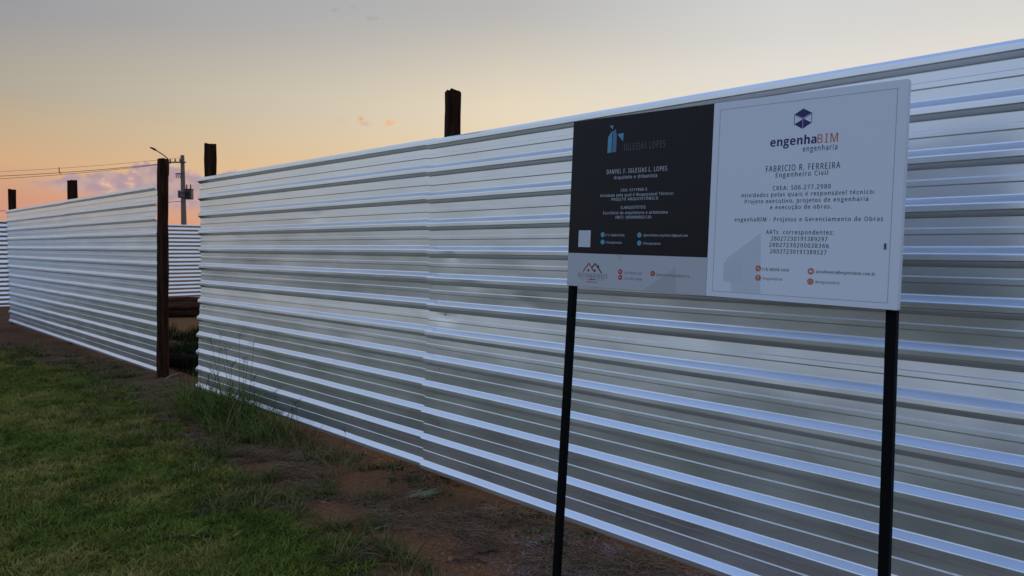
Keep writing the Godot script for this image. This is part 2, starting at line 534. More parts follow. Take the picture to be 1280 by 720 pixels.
func log_mesh(h: float, r: float, lean: Vector2, seed_: int, color: Color, square := false, below := 0.35, up := true) -> ArrayMesh:
	# a rough trunk standing on the origin, bark ridges in its outline, chopped top
	var mb := MB.new()
	var seg := 20; var rows := 18
	var start := 0
	var pts := []
	for j in rows + 1:
		var y := lerpf(-below, h, float(j) / rows)
		for s in seg:
			var a := TAU * s / seg
			var rr := r * (1.0 + 0.10 * n_mid.get_noise_3d(cos(a) * 3 + seed_ * 7, y * 1.6, sin(a) * 3) + 0.20 * n_fine.get_noise_3d(cos(a) * 3.2 + seed_, y * 0.9, sin(a) * 3.2))
			if square:
				var q: float = maxf(absf(cos(a)), absf(sin(a)))
				rr *= lerpf(1.0, 0.92 / q, 0.85)
			rr *= 1.0 + 0.10 * maxf(0.0, n_fine.get_noise_3d(cos(a) * 1.2 + seed_ * 5, y * 2.4, sin(a) * 1.2))
			rr *= lerpf(1.06, 0.97, float(j) / rows)
			var top := 0.0
			if j == rows: top = 0.016 * n_fine.get_noise_2d(cos(a) * 3 + seed_ * 3, sin(a) * 3) + 0.006 * cos(a + seed_)
			pts.append(Vector3(cos(a) * rr + lean.x * y, y + top, sin(a) * rr + lean.y * y))
	for j in rows + 1:
		for s in seg:
			var p: Vector3 = pts[j * seg + s]
			var du: Vector3 = pts[j * seg + (s + 1) % seg] - pts[j * seg + (s + seg - 1) % seg]
			var dv: Vector3 = pts[mini(j + 1, rows) * seg + s] - pts[maxi(j - 1, 0) * seg + s]
			var g := n_fine.get_noise_3d(p.x * 30 + seed_, p.y * 2.0, p.z * 30)
			mb.col = color * clampf(1.0 + 0.9 * g, 0.4, 1.7)
			mb.vert(p, dv.cross(du).normalized(), Vector2(s, p.y))
	for j in rows:
		for s in seg:
			mb.quad_i(j * seg + s, (j + 1) * seg + s, (j + 1) * seg + (s + 1) % seg, j * seg + (s + 1) % seg)
	for e in [0, rows]:
		mb.col = color * 1.25
		var cpt := Vector3.ZERO
		for s in seg: cpt += pts[e * seg + s] / seg
		for s in seg:
			var a: Vector3 = pts[e * seg + s]; var b: Vector3 = pts[e * seg + (s + 1) % seg]
			if e == 0: mb.tri(cpt, a, b)
			else: mb.tri(cpt, b, a)
	return mb.mesh(M.wood)

const DARK_WOOD := Color(0.055, 0.027, 0.017)

func make_fences() -> void:
	var lower := fillet(raw_profile(6, 12, 0.004, 0.006))
	var upper := fillet(raw_profile(0, 6, 0.012, 0.010))
	var ty := FH - 0.026
	var lap_y := ty - 6 * PITCHM
	# --- the long fence with the notice board in front of it
	var lean_lo := 0.030; var lean_up := 0.004
	# the lower sheets are nailed bowed: they lean back more towards the lap than at the foot
	var bow := func(y: float) -> float: return 0.078 * (lap_y - lap_y * pow(clampf(y / lap_y, 0.0, 1.05), 3.0)) / 3.0
	var zl: float = -FD - lean_lo * lap_y - bow.call(0.0)
	var org := Vector3(-7.43, 0, -FD)
	var fence := thing("metal_fence", "long galvanised ribbed sheet fence standing behind the notice board", "fence", org)
	var kink := func(x: float) -> float: return 0.0091 * maxf(0.0, x + 3.66)
	var seams := [[-7.43, -3.66], [-3.74, 0.04], [-0.04, 3.70]]
	for c in seams.size():
		var dz: float = 0.0035 * (c % 2)
		var bump := (c * 0.004) if c < 2 else 0.0
		var b_lo := func(x: float, y: float) -> float: return zl - (lean_lo + bump) * (y - lap_y) + bow.call(y) - DEP * 0.5 + dz + kink.call(x)
		var b_up := func(x: float, y: float) -> float: return zl - (lean_up - bump) * (y - lap_y) - DEP * 0.5 + dz + kink.call(x) + 0.0035
		var sag := [0.0, 0.006, 0.0][c] as float
		put("sheet", sheet_mesh(seams[c][0], seams[c][1], lower, ty - sag, b_lo, 1.0, org, M.zinc), fence)
		put("sheet", sheet_mesh(seams[c][0], seams[c][1], upper, ty - sag, b_up, 1.0, org, M.zinc), fence)
	# posts behind the sheets: x, z behind, top, radius, square
	for q in [[-7.335, 2.415, 0.056, false, 3], [-3.59, 2.365, 0.046, true, 5], [-0.2, 2.38, 0.055, false, 8], [3.4, 2.42, 0.055, false, 12]]:
		var z0: float = -FD - 0.056 - q[2] + kink.call(q[0])
		var pm := log_mesh(q[1], q[2], Vector2(0.004, -0.0125), q[4], DARK_WOOD, q[3])
		put("post", pm, fence, Transform3D(Basis(), Vector3(q[0], 0, z0) - org))
	var nail := MB.new()
	nail.rod(Vector3(0, 0, -0.006), Vector3(0, 0, 0.0015), 0.0052, 0.0045, 8)
	var nm := nail.mesh(M.dark_metal)
	for q in [[-7.335, 0], [-7.32, 2], [-7.34, 4], [-7.33, 7], [-7.32, 9], [-7.335, 11], [-3.59, 0], [-3.57, 2], [-3.60, 4], [-3.58, 6], [-3.60, 8], [-3.59, 10], [-0.22, 1], [-0.2, 3], [-0.21, 5], [-0.2, 7], [-0.22, 9], [-0.2, 11]]:
		var y: float = ty - q[1] * PITCHM - (RH + SD + 0.022)
		var zz: float = zl + (bow.call(y) if q[1] >= 6 else 0.0) - (lean_up if q[1] < 6 else lean_lo) * (y - lap_y) - DEP * 0.5 + kink.call(q[0]) + 0.004
		zz += 0.0045 * n_big.get_noise_2d(q[0] * 3.0, y * 5.0) + 0.0016 * n_mid.get_noise_2d(q[0] * 2.2, y * 3.0)
		put("nail", nm, fence, Transform3D(Basis(), Vector3(q[0], y, zz) - org))
	# --- the fence beyond the gateway
	var org2 := Vector3(-8.58, 0, -2.846)
	var fence2 := thing("metal_fence", "shorter galvanised ribbed sheet fence ending at the thick wooden gatepost", "fence", org2)
	var z2 := -2.8675 - 0.004 * lap_y
	var cols := [[-16.52, -12.24], [-12.32, -8.545]]
	for c in cols.size():
		var dz: float = 0.002 * c
		var b_lo := func(x: float, y: float) -> float: return z2 - 0.006 * (y - lap_y) - DEP * 0.5 + dz
		var b_up := func(x: float, y: float) -> float: return z2 - 0.002 * (y - lap_y) - DEP * 0.5 + dz + 0.0035
		put("sheet", sheet_mesh(cols[c][0], cols[c][1], lower, ty - 0.006 + 0.004 * c, b_lo, 1.0, org2, M.zinc, 0.16), fence2)
		put("sheet", sheet_mesh(cols[c][0], cols[c][1], upper, ty - 0.006 + 0.004 * c, b_up, 1.0, org2, M.zinc, 0.16), fence2)
	for q in [[-12.32, 2.375, 0.064, 14], [-16.47, 2.47, 0.062, 17]]:
		put("post", log_mesh(q[1], q[2], Vector2(0.0, -0.006), q[3], DARK_WOOD), fence2, Transform3D(Basis(), Vector3(q[0], 0, -2.8675 - 0.022 - q[2]) - org2))
	var gate := put("post", log_mesh(2.365, 0.057, Vector2(-0.008, -0.026), 19, DARK_WOOD * 1.15), fence2, Transform3D(Basis(), Vector3(-8.527, 0, -2.885) - org2))
	gate.set_meta("label", "thick dark timber gatepost at the end of the sheets")
	# --- corrugated boundary fence across the back of the plot
	var org3 := Vector3(-21.35, 0, -7.0)
	var far := thing("corrugated_fence", "pale corrugated sheet fence along the far side of the plot", "fence", org3)
	var turn := Basis(Vector3.UP, PI / 2)
	var prof := sine_profile(1.08, 0.108, 0.0075)
	for c in 6:
		for r in 2:
			var b := func(_x: float, _y: float) -> float: return 0.004 * r + 0.002 * (c % 2)
			var m := sheet_mesh(0.0, 3.08, prof, 2.03 - r * 0.985, b, 0.6, Vector3.ZERO, M.zinc, 0.4)
			put("sheet", m, far, Transform3D(turn, Vector3(0, 0.0, 8.6 - c * 3.0)))
	for c in 4:
		put("post", log_mesh(2.0, 0.06, Vector2.ZERO, 30 + c, DARK_WOOD), far, Transform3D(Basis(), Vector3(-0.1, 0, 7.5 - c * 4.6)))

# ------------------------------------------------------------------ notice board
func lettering(parent: Node, text: String, s: float, t: float, w: float, h: float, mat: Material, z: float, bold := false, thin := false) -> void:
	var f := SystemFont.new()
	f.font_names = PackedStringArray(["Droid Sans"])
	f.font_weight = 700 if bold else 400
	var fv := FontVariation.new()
	fv.base_font = f
	fv.spacing_glyph = 0 if bold else 7
	var tm := TextMesh.new()
	tm.font = fv; tm.text = text; tm.font_size = 64; tm.pixel_size = 0.01; tm.depth = 0.02; tm.curve_step = 2.0
	tm.material = mat
	var bb := tm.get_aabb()
	# the height is asked for as cap height: take it from a capital of the same fount
	var o := put("lettering", tm, parent)
	var cap := 64 * 0.01 * 0.714
	var sx := w / bb.size.x
	var sy := h / cap
	o.transform = Transform3D(Basis.from_scale(Vector3(sx, sy, 0.02)), Vector3(s - bb.get_center().x * sx, t - (bb.position.y + 0.0) * sy, z))
	# stand the line on its base: the lowest stroke of capitals sits on the baseline
	var desc := 0.0
	for ch in "gjpqyç,@(":
		if text.contains(ch): desc = 0.24
	o.position.y = t - h * 0.5 - (bb.position.y + (64 * 0.01 * desc * 0.86)) * sy

func flat(parent: Node, called: String, pts: Array, z: float, mat: Material) -> void:
	var mb := MB.new()
	var poly := PackedVector2Array(pts)
	var ids := Geometry2D.triangulate_polygon(poly)
	for k in range(0, ids.size(), 3):
		var a := poly[ids[k]]; var b := poly[ids[k + 1]]; var c := poly[ids[k + 2]]
		if (b - a).cross(c - a) < 0:
			var q := b; b = c; c = q
		mb.tri(Vector3(a.x, a.y, z), Vector3(b.x, b.y, z), Vector3(c.x, c.y, z))
	put(called, mb.mesh(mat), parent)

func ring_pts(s: float, t: float, r: float, n := 20) -> Array:
	var p := []
	for k in n: p.append(Vector2(s + r * cos(TAU * k / n), t + r * sin(TAU * k / n)))
	return p

func rect_pts(a: float, b: float, c: float, d: float) -> Array:
	return [Vector2(a, b), Vector2(c, b), Vector2(c, d), Vector2(a, d)]

func stroke_pts(a: Vector2, b: Vector2, w: float) -> Array:
	var d := (b - a).normalized().orthogonal() * w * 0.5
	return [a + d, a - d, b - d, b + d]

func make_board() -> void:
	var o := Vector3(-1.9538, 1.2542, -2.2)
	var foot := Vector3(-1.9591, -0.03, -2.161)
	var sign_ := thing("notice_board", "printed construction notice board on two black steel posts in front of the fence", "sign", foot)
	var ax := Vector3(0.99976, -0.0200, -0.00923); var up := Vector3(-0.0005, 0.99852, -0.05439)
	var b := Basis(ax, up, ax.cross(up).normalized())
	var face := Transform3D(b, o - foot)
	var W := 1.224; var H := 0.648; var S := 0.620; var G := 0.130
	# backing: steel frame wrapped in white vinyl
	var mb := MB.new()
	var t := Transform3D(Basis(), Vector3(W / 2, H / 2, -0.0135))
	mb.box(t, Vector3(W, H, 0.025), 0.003)
	put("board", mb.mesh(M.vinyl_white), sign_, face)
	mb = MB.new()
	for q in [[W / 2, 0.0, W / 2, H]]:
		mb.box(Transform3D(Basis(), Vector3(q[0], H / 2, -0.0365)), Vector3(0.025, H - 0.03, 0.02), 0.002)
	for q in [0.03, H - 0.03]:
		mb.box(Transform3D(Basis(), Vector3(W / 2, q, -0.0355)), Vector3(W - 0.12, 0.025, 0.018), 0.002)
	put("back_frame", mb.mesh(M.dark_metal), sign_, face)
	# dark panel
	mb = MB.new()
	mb.box(Transform3D(Basis(), Vector3(S / 2, (H + G) / 2, 0.0002)), Vector3(S, H - G, 0.002), 0.0006)
	var dark := put("dark_panel", mb.mesh(M.vinyl_dark), sign_, face)
	dark.set_meta("label", "black printed panel with an architect's details")
	var z := 0.0016
	for q in [
		["IGLESIAS LOPES", 0.343, 0.528, 0.180, 0.024, "ink_soft"], ["DANYEL F. IGLESIAS L. LOPES", 0.311, 0.440, 0.268, 0.0165, "ink_white"],
		["Arquiteto e Urbanista", 0.308, 0.417, 0.192, 0.0125, "ink_white"], ["CAU: A111866-5", 0.305, 0.369, 0.118, 0.0105, "ink_white"],
		["Atividade pela qual é Responsável Técnico:", 0.313, 0.351, 0.327, 0.0105, "ink_white"], ["PROJETO ARQUITETÔNICO", 0.309, 0.333, 0.208, 0.0105, "ink_white"],
		["ILARQUITETOS", 0.305, 0.302, 0.111, 0.0105, "ink_white"], ["Escritório de arquitetura e urbanismo", 0.312, 0.285, 0.287, 0.0105, "ink_white"],
		["INST: 000000882138", 0.307, 0.268, 0.160, 0.0105, "ink_white"], ["(71) 98843-8766", 0.228, 0.202, 0.088, 0.0085, "ink_white"], ["/ilarquitetos", 0.224, 0.174, 0.076, 0.0085, "ink_white"],
		["iglesiaslopes.arquitetura@gmail.com", 0.449, 0.203, 0.183, 0.0085, "ink_white"], ["/ilarquitetos", 0.394, 0.173, 0.076, 0.0085, "ink_white"]]:
		lettering(dark, q[0], q[1], q[2], q[3], q[4], M[q[5]], z)
	for q in [[0.170, 0.203], [0.171, 0.175], [0.339, 0.203], [0.340, 0.174]]:
		flat(dark, "icon", ring_pts(q[0], q[1], 0.0095), z, M.ink_cyan)
	flat(dark, "blank_label", rect_pts(0.051, 0.154, 0.111, 0.219), z, M.ink_white)
	# faceted tower emblem
	flat(dark, "emblem", [Vector2(0.176, 0.512), Vector2(0.195, 0.513), Vector2(0.195, 0.596), Vector2(0.176, 0.572)], z, M.ink_cyan)
	flat(dark, "emblem", [Vector2(0.181, 0.614), Vector2(0.198, 0.616), Vector2(0.197, 0.600)], z, M.ink_cyan)
	flat(dark, "emblem", [Vector2(0.198, 0.513), Vector2(0.217, 0.514), Vector2(0.217, 0.572), Vector2(0.211, 0.600), Vector2(0.198, 0.592)], z, M.ink_blue)
	flat(dark, "emblem", [Vector2(0.219, 0.580), Vector2(0.248, 0.582), Vector2(0.247, 0.551)], z, M.ink_cyan)
	# grey strip under it
	mb = MB.new()
	mb.box(Transform3D(Basis(), Vector3(S / 2, G / 2, 0.0002)), Vector3(S, G - 0.0006, 0.002), 0.0006)
	var grey := put("grey_panel", mb.mesh(M.vinyl_grey), sign_, face)
	grey.set_meta("label", "light grey strip with a twin roof emblem")
	flat(grey, "print", [Vector2(0.362, 0.001), Vector2(0.503, 0.001), Vector2(0.499, 0.093)], z - 0.0003, M.vinyl_shade)
	flat(grey, "print", [Vector2(0.235, 0.129), Vector2(0.262, 0.129), Vector2(0.262, 0.106)], z - 0.0003, M.vinyl_shade)
	flat(grey, "print", [Vector2(0.503, 0.001), Vector2(0.6195, 0.001), Vector2(0.6195, 0.129), Vector2(0.505, 0.129), Vector2(0.499, 0.093)], z - 0.0003, M.vinyl_grey)
	for q in [["ROCHA&BORGES", 0.128, 0.045, 0.144, 0.018, "ink_grey"], ["engenharia", 0.126, 0.021, 0.055, 0.006, "ink_grey"], ["(62) 98105-2303", 0.320, 0.064, 0.079, 0.0085, "ink_grey"], ["(12) 98151-0606", 0.319, 0.043, 0.079, 0.0085, "ink_grey"], ["contato.rochaeborges@gmail.com", 0.487, 0.063, 0.137, 0.0085, "ink_grey"]]:
		lettering(grey, q[0], q[1], q[2], q[3], q[4], M[q[5]], z)
	for q in [[Vector2(0.081, 0.059), Vector2(0.108, 0.092), "ink_red"], [Vector2(0.108, 0.092), Vector2(0.134, 0.062), "ink_red"], [Vector2(0.122, 0.074), Vector2(0.140, 0.092), "ink_black"], [Vector2(0.140, 0.092), Vector2(0.172, 0.057), "ink_black"], [Vector2(0.156, 0.086), Vector2(0.156, 0.076), "ink_black"]]:
		flat(grey, "emblem", stroke_pts(q[0], q[1], 0.005), z, M[q[2]])
	for q in [[0.107, 0.064], [0.139, 0.064]]:
		flat(grey, "emblem", rect_pts(q[0] - 0.004, q[1] - 0.004, q[0] + 0.004, q[1] + 0.005), z, M.ink_black)
	flat(grey, "rule_line", rect_pts(0.062, 0.0305, 0.188, 0.0315), z, M.ink_grey)
	flat(grey, "rule_line", [Vector2(0.098, 0.031), Vector2(0.125, 0.0285), Vector2(0.155, 0.031), Vector2(0.125, 0.0335)], z + 0.0003, M.ink_red)
	for q in [[0.260, 0.066], [0.261, 0.045], [0.404, 0.066]]:
		flat(grey, "icon", ring_pts(q[0], q[1], 0.0095), z, M.ink_red)
		flat(grey, "icon", stroke_pts(Vector2(q[0] - 0.004, q[1] + 0.003), Vector2(q[0] + 0.004, q[1] - 0.003), 0.0028), z + 0.0003, M.ink_white)
	# white panel
	mb = MB.new()
	mb.box(Transform3D(Basis(), Vector3((S + W) / 2 + 0.0004, H / 2, 0.0002)), Vector3(W - S - 0.001, H - 0.001, 0.002), 0.0008)
	var white := put("white_panel", mb.mesh(M.vinyl_white), sign_, face)
	white.set_meta("label", "white printed panel with an engineer's details")
	for q in [
		["engenha", 0.900, 0.499, 0.147, 0.0265, "ink_navy", true], ["BIM", 1.007, 0.500, 0.061, 0.0265, "ink_orange", false], ["engenharia", 0.985, 0.472, 0.104, 0.0165, "ink_navy", false],
		["FABRICIO R. FERREIRA", 0.932, 0.417, 0.232, 0.0185, "ink_black", false], ["Engenheiro Civil", 0.931, 0.396, 0.163, 0.0145, "ink_black", false], ["CREA: 506.277.2980", 0.932, 0.355, 0.181, 0.0135, "ink_black", false],
		["Atividades pelas quais é responsável técnico:", 0.942, 0.335, 0.415, 0.0125, "ink_black", false], ["Projeto executivo, projetos de engenharia", 0.940, 0.315, 0.384, 0.0125, "ink_black", false], ["e execução de obras.", 0.932, 0.295, 0.192, 0.0125, "ink_black", false],
		["engenhaBIM - Projetos e Gerenciamento de Obras", 0.945, 0.257, 0.460, 0.0125, "ink_black", false], ["ARTs  correspondentes:", 0.932, 0.217, 0.213, 0.0130, "ink_black", false],
		["28027230191389297", 0.932, 0.197, 0.177, 0.0130, "ink_black", false], ["28027230200038366", 0.932, 0.177, 0.187, 0.0130, "ink_black", false], ["28027230191389527", 0.931, 0.157, 0.177, 0.0130, "ink_black", false],
		["(14) 98208-3458", 0.862, 0.100, 0.087, 0.0085, "ink_black", false], ["/engenhabim", 0.853, 0.070, 0.066, 0.0085, "ink_grey", false], ["atendimento@engenhabim.com.br", 1.076, 0.099, 0.171, 0.0085, "ink_black", false], ["@engenhabim", 1.026, 0.068, 0.072, 0.0085, "ink_grey", false]]:
		lettering(white, q[0], q[1], q[2], q[3], q[4], M[q[5]], z, q[6])
	flat(white, "print", [Vector2(0.690, 0.128), Vector2(0.808, 0.214), Vector2(0.816, 0.020), Vector2(0.716, 0.020)], z - 0.0003, M.vinyl_shade2)
	flat(white, "blank_label", rect_pts(0.684, 0.054, 0.746, 0.118), z, M.ink_white)
	for q in [[0.805, 0.101], [0.806, 0.071], [0.975, 0.099], [0.975, 0.068]]:
		flat(white, "icon", ring_pts(q[0], q[1], 0.0098), z, M.ink_orange)
	flat(white, "icon", stroke_pts(Vector2(0.801, 0.105), Vector2(0.809, 0.097), 0.003), z + 0.0003, M.ink_white)
	flat(white, "icon", rect_pts(0.970, 0.0955, 0.980, 0.1025), z + 0.0003, M.ink_white)
	lettering(white, "f", 0.806, 0.071, 0.0055, 0.011, M.ink_white, z + 0.0004, true)
	for q in [[0.971, 0.0635, 0.979, 0.0645], [0.971, 0.0715, 0.979, 0.0725], [0.970, 0.0645, 0.971, 0.0715], [0.979, 0.0645, 0.980, 0.0715]]:
		flat(white, "icon", rect_pts(q[0], q[1], q[2], q[3]), z + 0.0003, M.ink_white)
	# six-sided emblem: two solid navy kites above and below, two outlined triangles at the sides
	var c := Vector2(0.9285, 0.566); var r := 0.031
	var hx := []
	for k in 6: hx.append(c + Vector2(sin(TAU * k / 6), cos(TAU * k / 6)) * r)
	flat(white, "emblem", [hx[0], hx[1], c + Vector2(0, 0.002), hx[5]], z, M.ink_navy)
	flat(white, "emblem", [c - Vector2(0.0007, 0.002), hx[4], hx[3] - Vector2(0.0007, 0)], z, M.ink_navy)
	flat(white, "emblem", [c + Vector2(0.0007, -0.002), hx[3] + Vector2(0.0007, 0), hx[2]], z, M.ink_navy)
	for q in [[hx[1], hx[2]], [hx[5], hx[4]], [hx[1] - Vector2(0.001, 0.003), hx[4] + Vector2(0.001, -0.001)], [hx[5] + Vector2(0.002, -0.003), c], [c, hx[2]]]:
		flat(white, "emblem", stroke_pts(q[0], q[1], 0.0016), z + 0.0002, M.ink_navy)
	for q in [[0.645, 0.0185, 1.196, 0.0197], [0.645, 0.6228, 1.198, 0.624], [0.6445, 0.0185, 0.6457, 0.624], [1.1965, 0.0185, 1.1977, 0.624]]:
		flat(white, "border_line", rect_pts(q[0], q[1], q[2], q[3]), z, M.ink_line)
	mb = MB.new()
	mb.box(Transform3D(Basis(), Vector3(1.1845, 0.179, 0.003)), Vector3(0.005, 0.017, 0.003), 0.0008)
	put("staple", mb.mesh(M.dark_metal), sign_, face)
	# posts: square black tubes let into the ground
	for q in [[Vector3(-1.9560, 1.2522, -2.2401), Vector3(-1.9810, -0.03, -2.171)], [Vector3(-0.7560, 1.2286, -2.2510), Vector3(-0.7340, -0.03, -2.182)]]:
		var a: Vector3 = q[0]; var d: Vector3 = (q[0] - q[1]).normalized()
		var lo: Vector3 = q[1] - d * 0.3; var hi: Vector3 = a + d * 0.6
		var xx := (Vector3.RIGHT - d * d.x).normalized()
		mb = MB.new()
		mb.box(Transform3D(Basis(xx, d, xx.cross(d)), (lo + hi) / 2 - foot), Vector3(0.029, (hi - lo).length(), 0.027), 0.0025)
		put("post", mb.mesh(M.black_paint), sign_)

# ------------------------------------------------------------------ street pole, lamp and lines
func pix(x: float, y: float, d: float) -> Vector3:
	return EYE + (fwd + rgt * (x - 640) / FOCAL - upv * (y - 360) / FOCAL) * d

func sag_line(a: Vector3, b: Vector3, sag: float, r: float) -> ArrayMesh:
	var p := PackedVector3Array(); var rr := PackedFloat32Array()
	for k in 33:
		var t := k / 32.0
		p.append(a.lerp(b, t) - Vector3.UP * sag * 4.0 * t * (1.0 - t)); rr.append(r)
	var mb := MB.new()
	mb.tube(p, rr, 5, false)
	return mb.mesh(M.cable)

func make_pole() -> void:
	var D := 55.0
	var top := pix(228, 194, D)
	var base := Vector3(top.x, -0.05, top.z)
	var u := D / FOCAL
	var pole := thing("utility_pole", "grey concrete utility pole carrying a transformer behind the far fence", "pole", base)
	var h := top.y - base.y
	var yaw := Basis(Vector3.UP, YAW)
	var mb := MB.new()
	var w0 := 0.20; var w1 := 0.11
	var ring := func(y: float, w: float) -> Array:
		return [yaw * Vector3(-w, y, w * 0.7), yaw * Vector3(w, y, w * 0.7), yaw * Vector3(w, y, -w * 0.7), yaw * Vector3(-w, y, -w * 0.7)]
	var ra: Array = ring.call(-0.5, w0); var rb: Array = ring.call(h, w1)
	for k in 4: mb.quad(ra[k], ra[(k + 1) % 4], rb[(k + 1) % 4], rb[k])
	mb.quad(rb[0], rb[1], rb[2], rb[3])
	put("shaft", mb.mesh(M.concrete), pole)
	var y_at := func(py: float) -> float: return pix(228, py, D).y - base.y
	# cross-arm reaching to the left with its insulators
	mb = MB.new()
	mb.box(Transform3D(yaw, yaw * Vector3(-0.35, y_at.call(203.0), 0.12)), Vector3(1.3, 0.10, 0.09), 0.01)
	var arm := put("cross_arm", mb.mesh(M.dark_metal), pole)
	for k in 3:
		mb = MB.new()
		var q := yaw * Vector3(-0.85 + k * 0.36, y_at.call(203.0) + 0.05, 0.12)
		mb.tube(PackedVector3Array([q, q + Vector3(0, 0.10, 0), q + Vector3(0, 0.17, 0), q + Vector3(0, 0.22, 0)]), PackedFloat32Array([0.03, 0.07, 0.045, 0.02]), 8)
		put("insulator", mb.mesh(M.porcelain), arm)
	# bracket with fuse links
	mb = MB.new()
	mb.box(Transform3D(yaw, yaw * Vector3(-0.18, y_at.call(217.0), 0.10)), Vector3(0.5, 0.07, 0.07), 0.008)
	var br := put("bracket", mb.mesh(M.dark_metal), pole)
	for k in 3:
		mb = MB.new()
		var q := yaw * Vector3(-0.46 + 0.14 * k, y_at.call(217.0) - 0.06, 0.12)
		mb.rod(q + Vector3(0, 0.08, 0), q + yaw * Vector3(0.06, -0.28, 0.05), 0.035, 0.025, 7)
		put("fuse", mb.mesh(M.grey_metal), br)
	# transformer: finned tank, lid, three bushings
	var ty: float = y_at.call(243.0)
	mb = MB.new()
	mb.box(Transform3D(yaw, yaw * Vector3(0.45, ty, 0.05)), Vector3(0.50, 0.72, 0.46), 0.03)
	var tank := put("transformer", mb.mesh(M.dark_metal), pole)
	for k in 5:
		mb = MB.new()
		mb.box(Transform3D(yaw, yaw * Vector3(0.27 + 0.09 * k, ty - 0.03, 0.32)), Vector3(0.02, 0.52, 0.10), 0.004)
		put("fin", mb.mesh(M.grey_metal), tank)
	mb = MB.new()
	mb.box(Transform3D(yaw, yaw * Vector3(0.45, ty + 0.385, 0.05)), Vector3(0.56, 0.05, 0.52), 0.01)
	put("lid", mb.mesh(M.grey_metal), tank)
	for k in 2:
		mb = MB.new()
		var q := yaw * Vector3(0.30 + 0.28 * k, ty + 0.40, 0.05)
		mb.tube(PackedVector3Array([q, q + Vector3(0, 0.1, 0), q + Vector3(0, 0.2, 0), q + Vector3(0, 0.36, 0)]), PackedFloat32Array([0.07, 0.055, 0.06, 0.035]), 8)
		put("bushing", mb.mesh(M.porcelain), tank)
	mb = MB.new()
	mb.box(Transform3D(yaw, yaw * Vector3(-0.27, ty + 0.02, 0.05)), Vector3(0.14, 0.55, 0.2), 0.02)
	put("meter_box", mb.mesh(M.dark_metal), pole)
	for k in [0.12, -0.22]:
		mb = MB.new()
		mb.box(Transform3D(yaw, yaw * Vector3(0.08, ty + k, 0.12)), Vector3(0.66, 0.07, 0.06), 0.006)
		put("clamp", mb.mesh(M.grey_metal), pole)
	# street lamp on the pole hidden behind the gatepost
	var lp := pix(206, 222, 47.0)
	var lamp := thing("street_lamp", "thin curved street lamp arm rising behind the gatepost", "lamp", Vector3(lp.x, -0.05, lp.z))
	mb = MB.new()
	mb.rod(Vector3(0, -0.4, 0), Vector3(0, lp.y + 1.0, 0), 0.10, 0.075, 10)
	put("shaft", mb.mesh(M.concrete), lamp)
	mb = MB.new()
	var arm_p := PackedVector3Array(); var arm_r := PackedFloat32Array()
	for q in [[206, 223], [209.5, 223], [210.8, 218], [211, 208], [210.8, 200.5], [208.6, 197.3], [204, 193.6], [199, 190.3], [195, 187.9]]:
		arm_p.append(pix(q[0], q[1], 46.9) - lamp.position); arm_r.append(0.034)
	mb.tube(arm_p, arm_r, 7)
	put("arm", mb.mesh(M.grey_metal), lamp)
	mb = MB.new()
	mb.tube(PackedVector3Array([pix(195.4, 188.1, 46.9) - lamp.position, pix(193.5, 186.9, 46.9) - lamp.position, pix(190, 185.2, 46.9) - lamp.position, pix(187, 184.1, 46.9) - lamp.position]), PackedFloat32Array([0.04, 0.075, 0.065, 0.02]), 8)
	put("lamp_head", mb.mesh(M.grey_metal), lamp)
	# lines
	for q in [
		["power_line", "upper power line running from the concrete pole's top", Vector2(227, 197), Vector2(-420, 207), 0.9, 0.011],
		["power_line", "power line tied to the pole's cross-arm, middle of the three", Vector2(218, 203), Vector2(-420, 213), 0.9, 0.020],
		["power_line", "lower power line hanging just under the cross-arm line", Vector2(214, 204), Vector2(-420, 219), 0.95, 0.016],
		["telephone_cable", "low slack cable crossing behind the fence posts at the pole", Vector2(227, 251.5), Vector2(-420, 251), 0.8, 0.022]]:
		var a := pix(q[2].x, q[2].y, D); var e := pix(q[3].x, q[3].y, D)
		var l := put(numbered(q[0]), sag_line(a, e, q[4], q[5]))
		tag(l, q[1], "cable")
	var sp := thing("line_spacer", "tiny spacer clipped between the power lines", "spacer", pix(74, 212.6, D))
	mb = MB.new()
	mb.rod(Vector3(0, -0.22, 0), Vector3(0, 0.20, 0), 0.035, 0.03, 6)
	mb.rod(Vector3(0, -0.2, 0), yaw * Vector3(0.14, -0.26, 0), 0.03, 0.02, 6)
	put("clip", mb.mesh(M.cable), sp)

# ------------------------------------------------------------------ plants and litter
func blade(mb: MB, p: Vector3, dir: float, lean: float, h: float, w: float, droop: float, segs := 3) -> void:
	var f := Vector3(cos(dir), 0, sin(dir))
	var s := Vector3(-sin(dir), 0, cos(dir))
	var prev := -1
	for k in segs + 1:
		var t := float(k) / segs
		var q := p + Vector3.UP * h * (t - droop * t * t * 0.55) + f * h * (lean * t + droop * t * t)
		var ww := w * (1.0 - t * t * 0.85) * 0.5
		var tg := (Vector3.UP * (1.0 - droop * t * 1.1) + f * (lean + 2.0 * droop * t)).normalized()
		var nn := s.cross(tg).normalized()
		if k == segs:
			var e := mb.vert(q, nn)
			mb.tri_i(prev, prev + 1, e)
		else:
			var a := mb.vert(q - s * ww, nn); mb.vert(q + s * ww, nn)
			if prev >= 0: mb.quad_i(prev, prev + 1, a + 1, a)
			prev = a

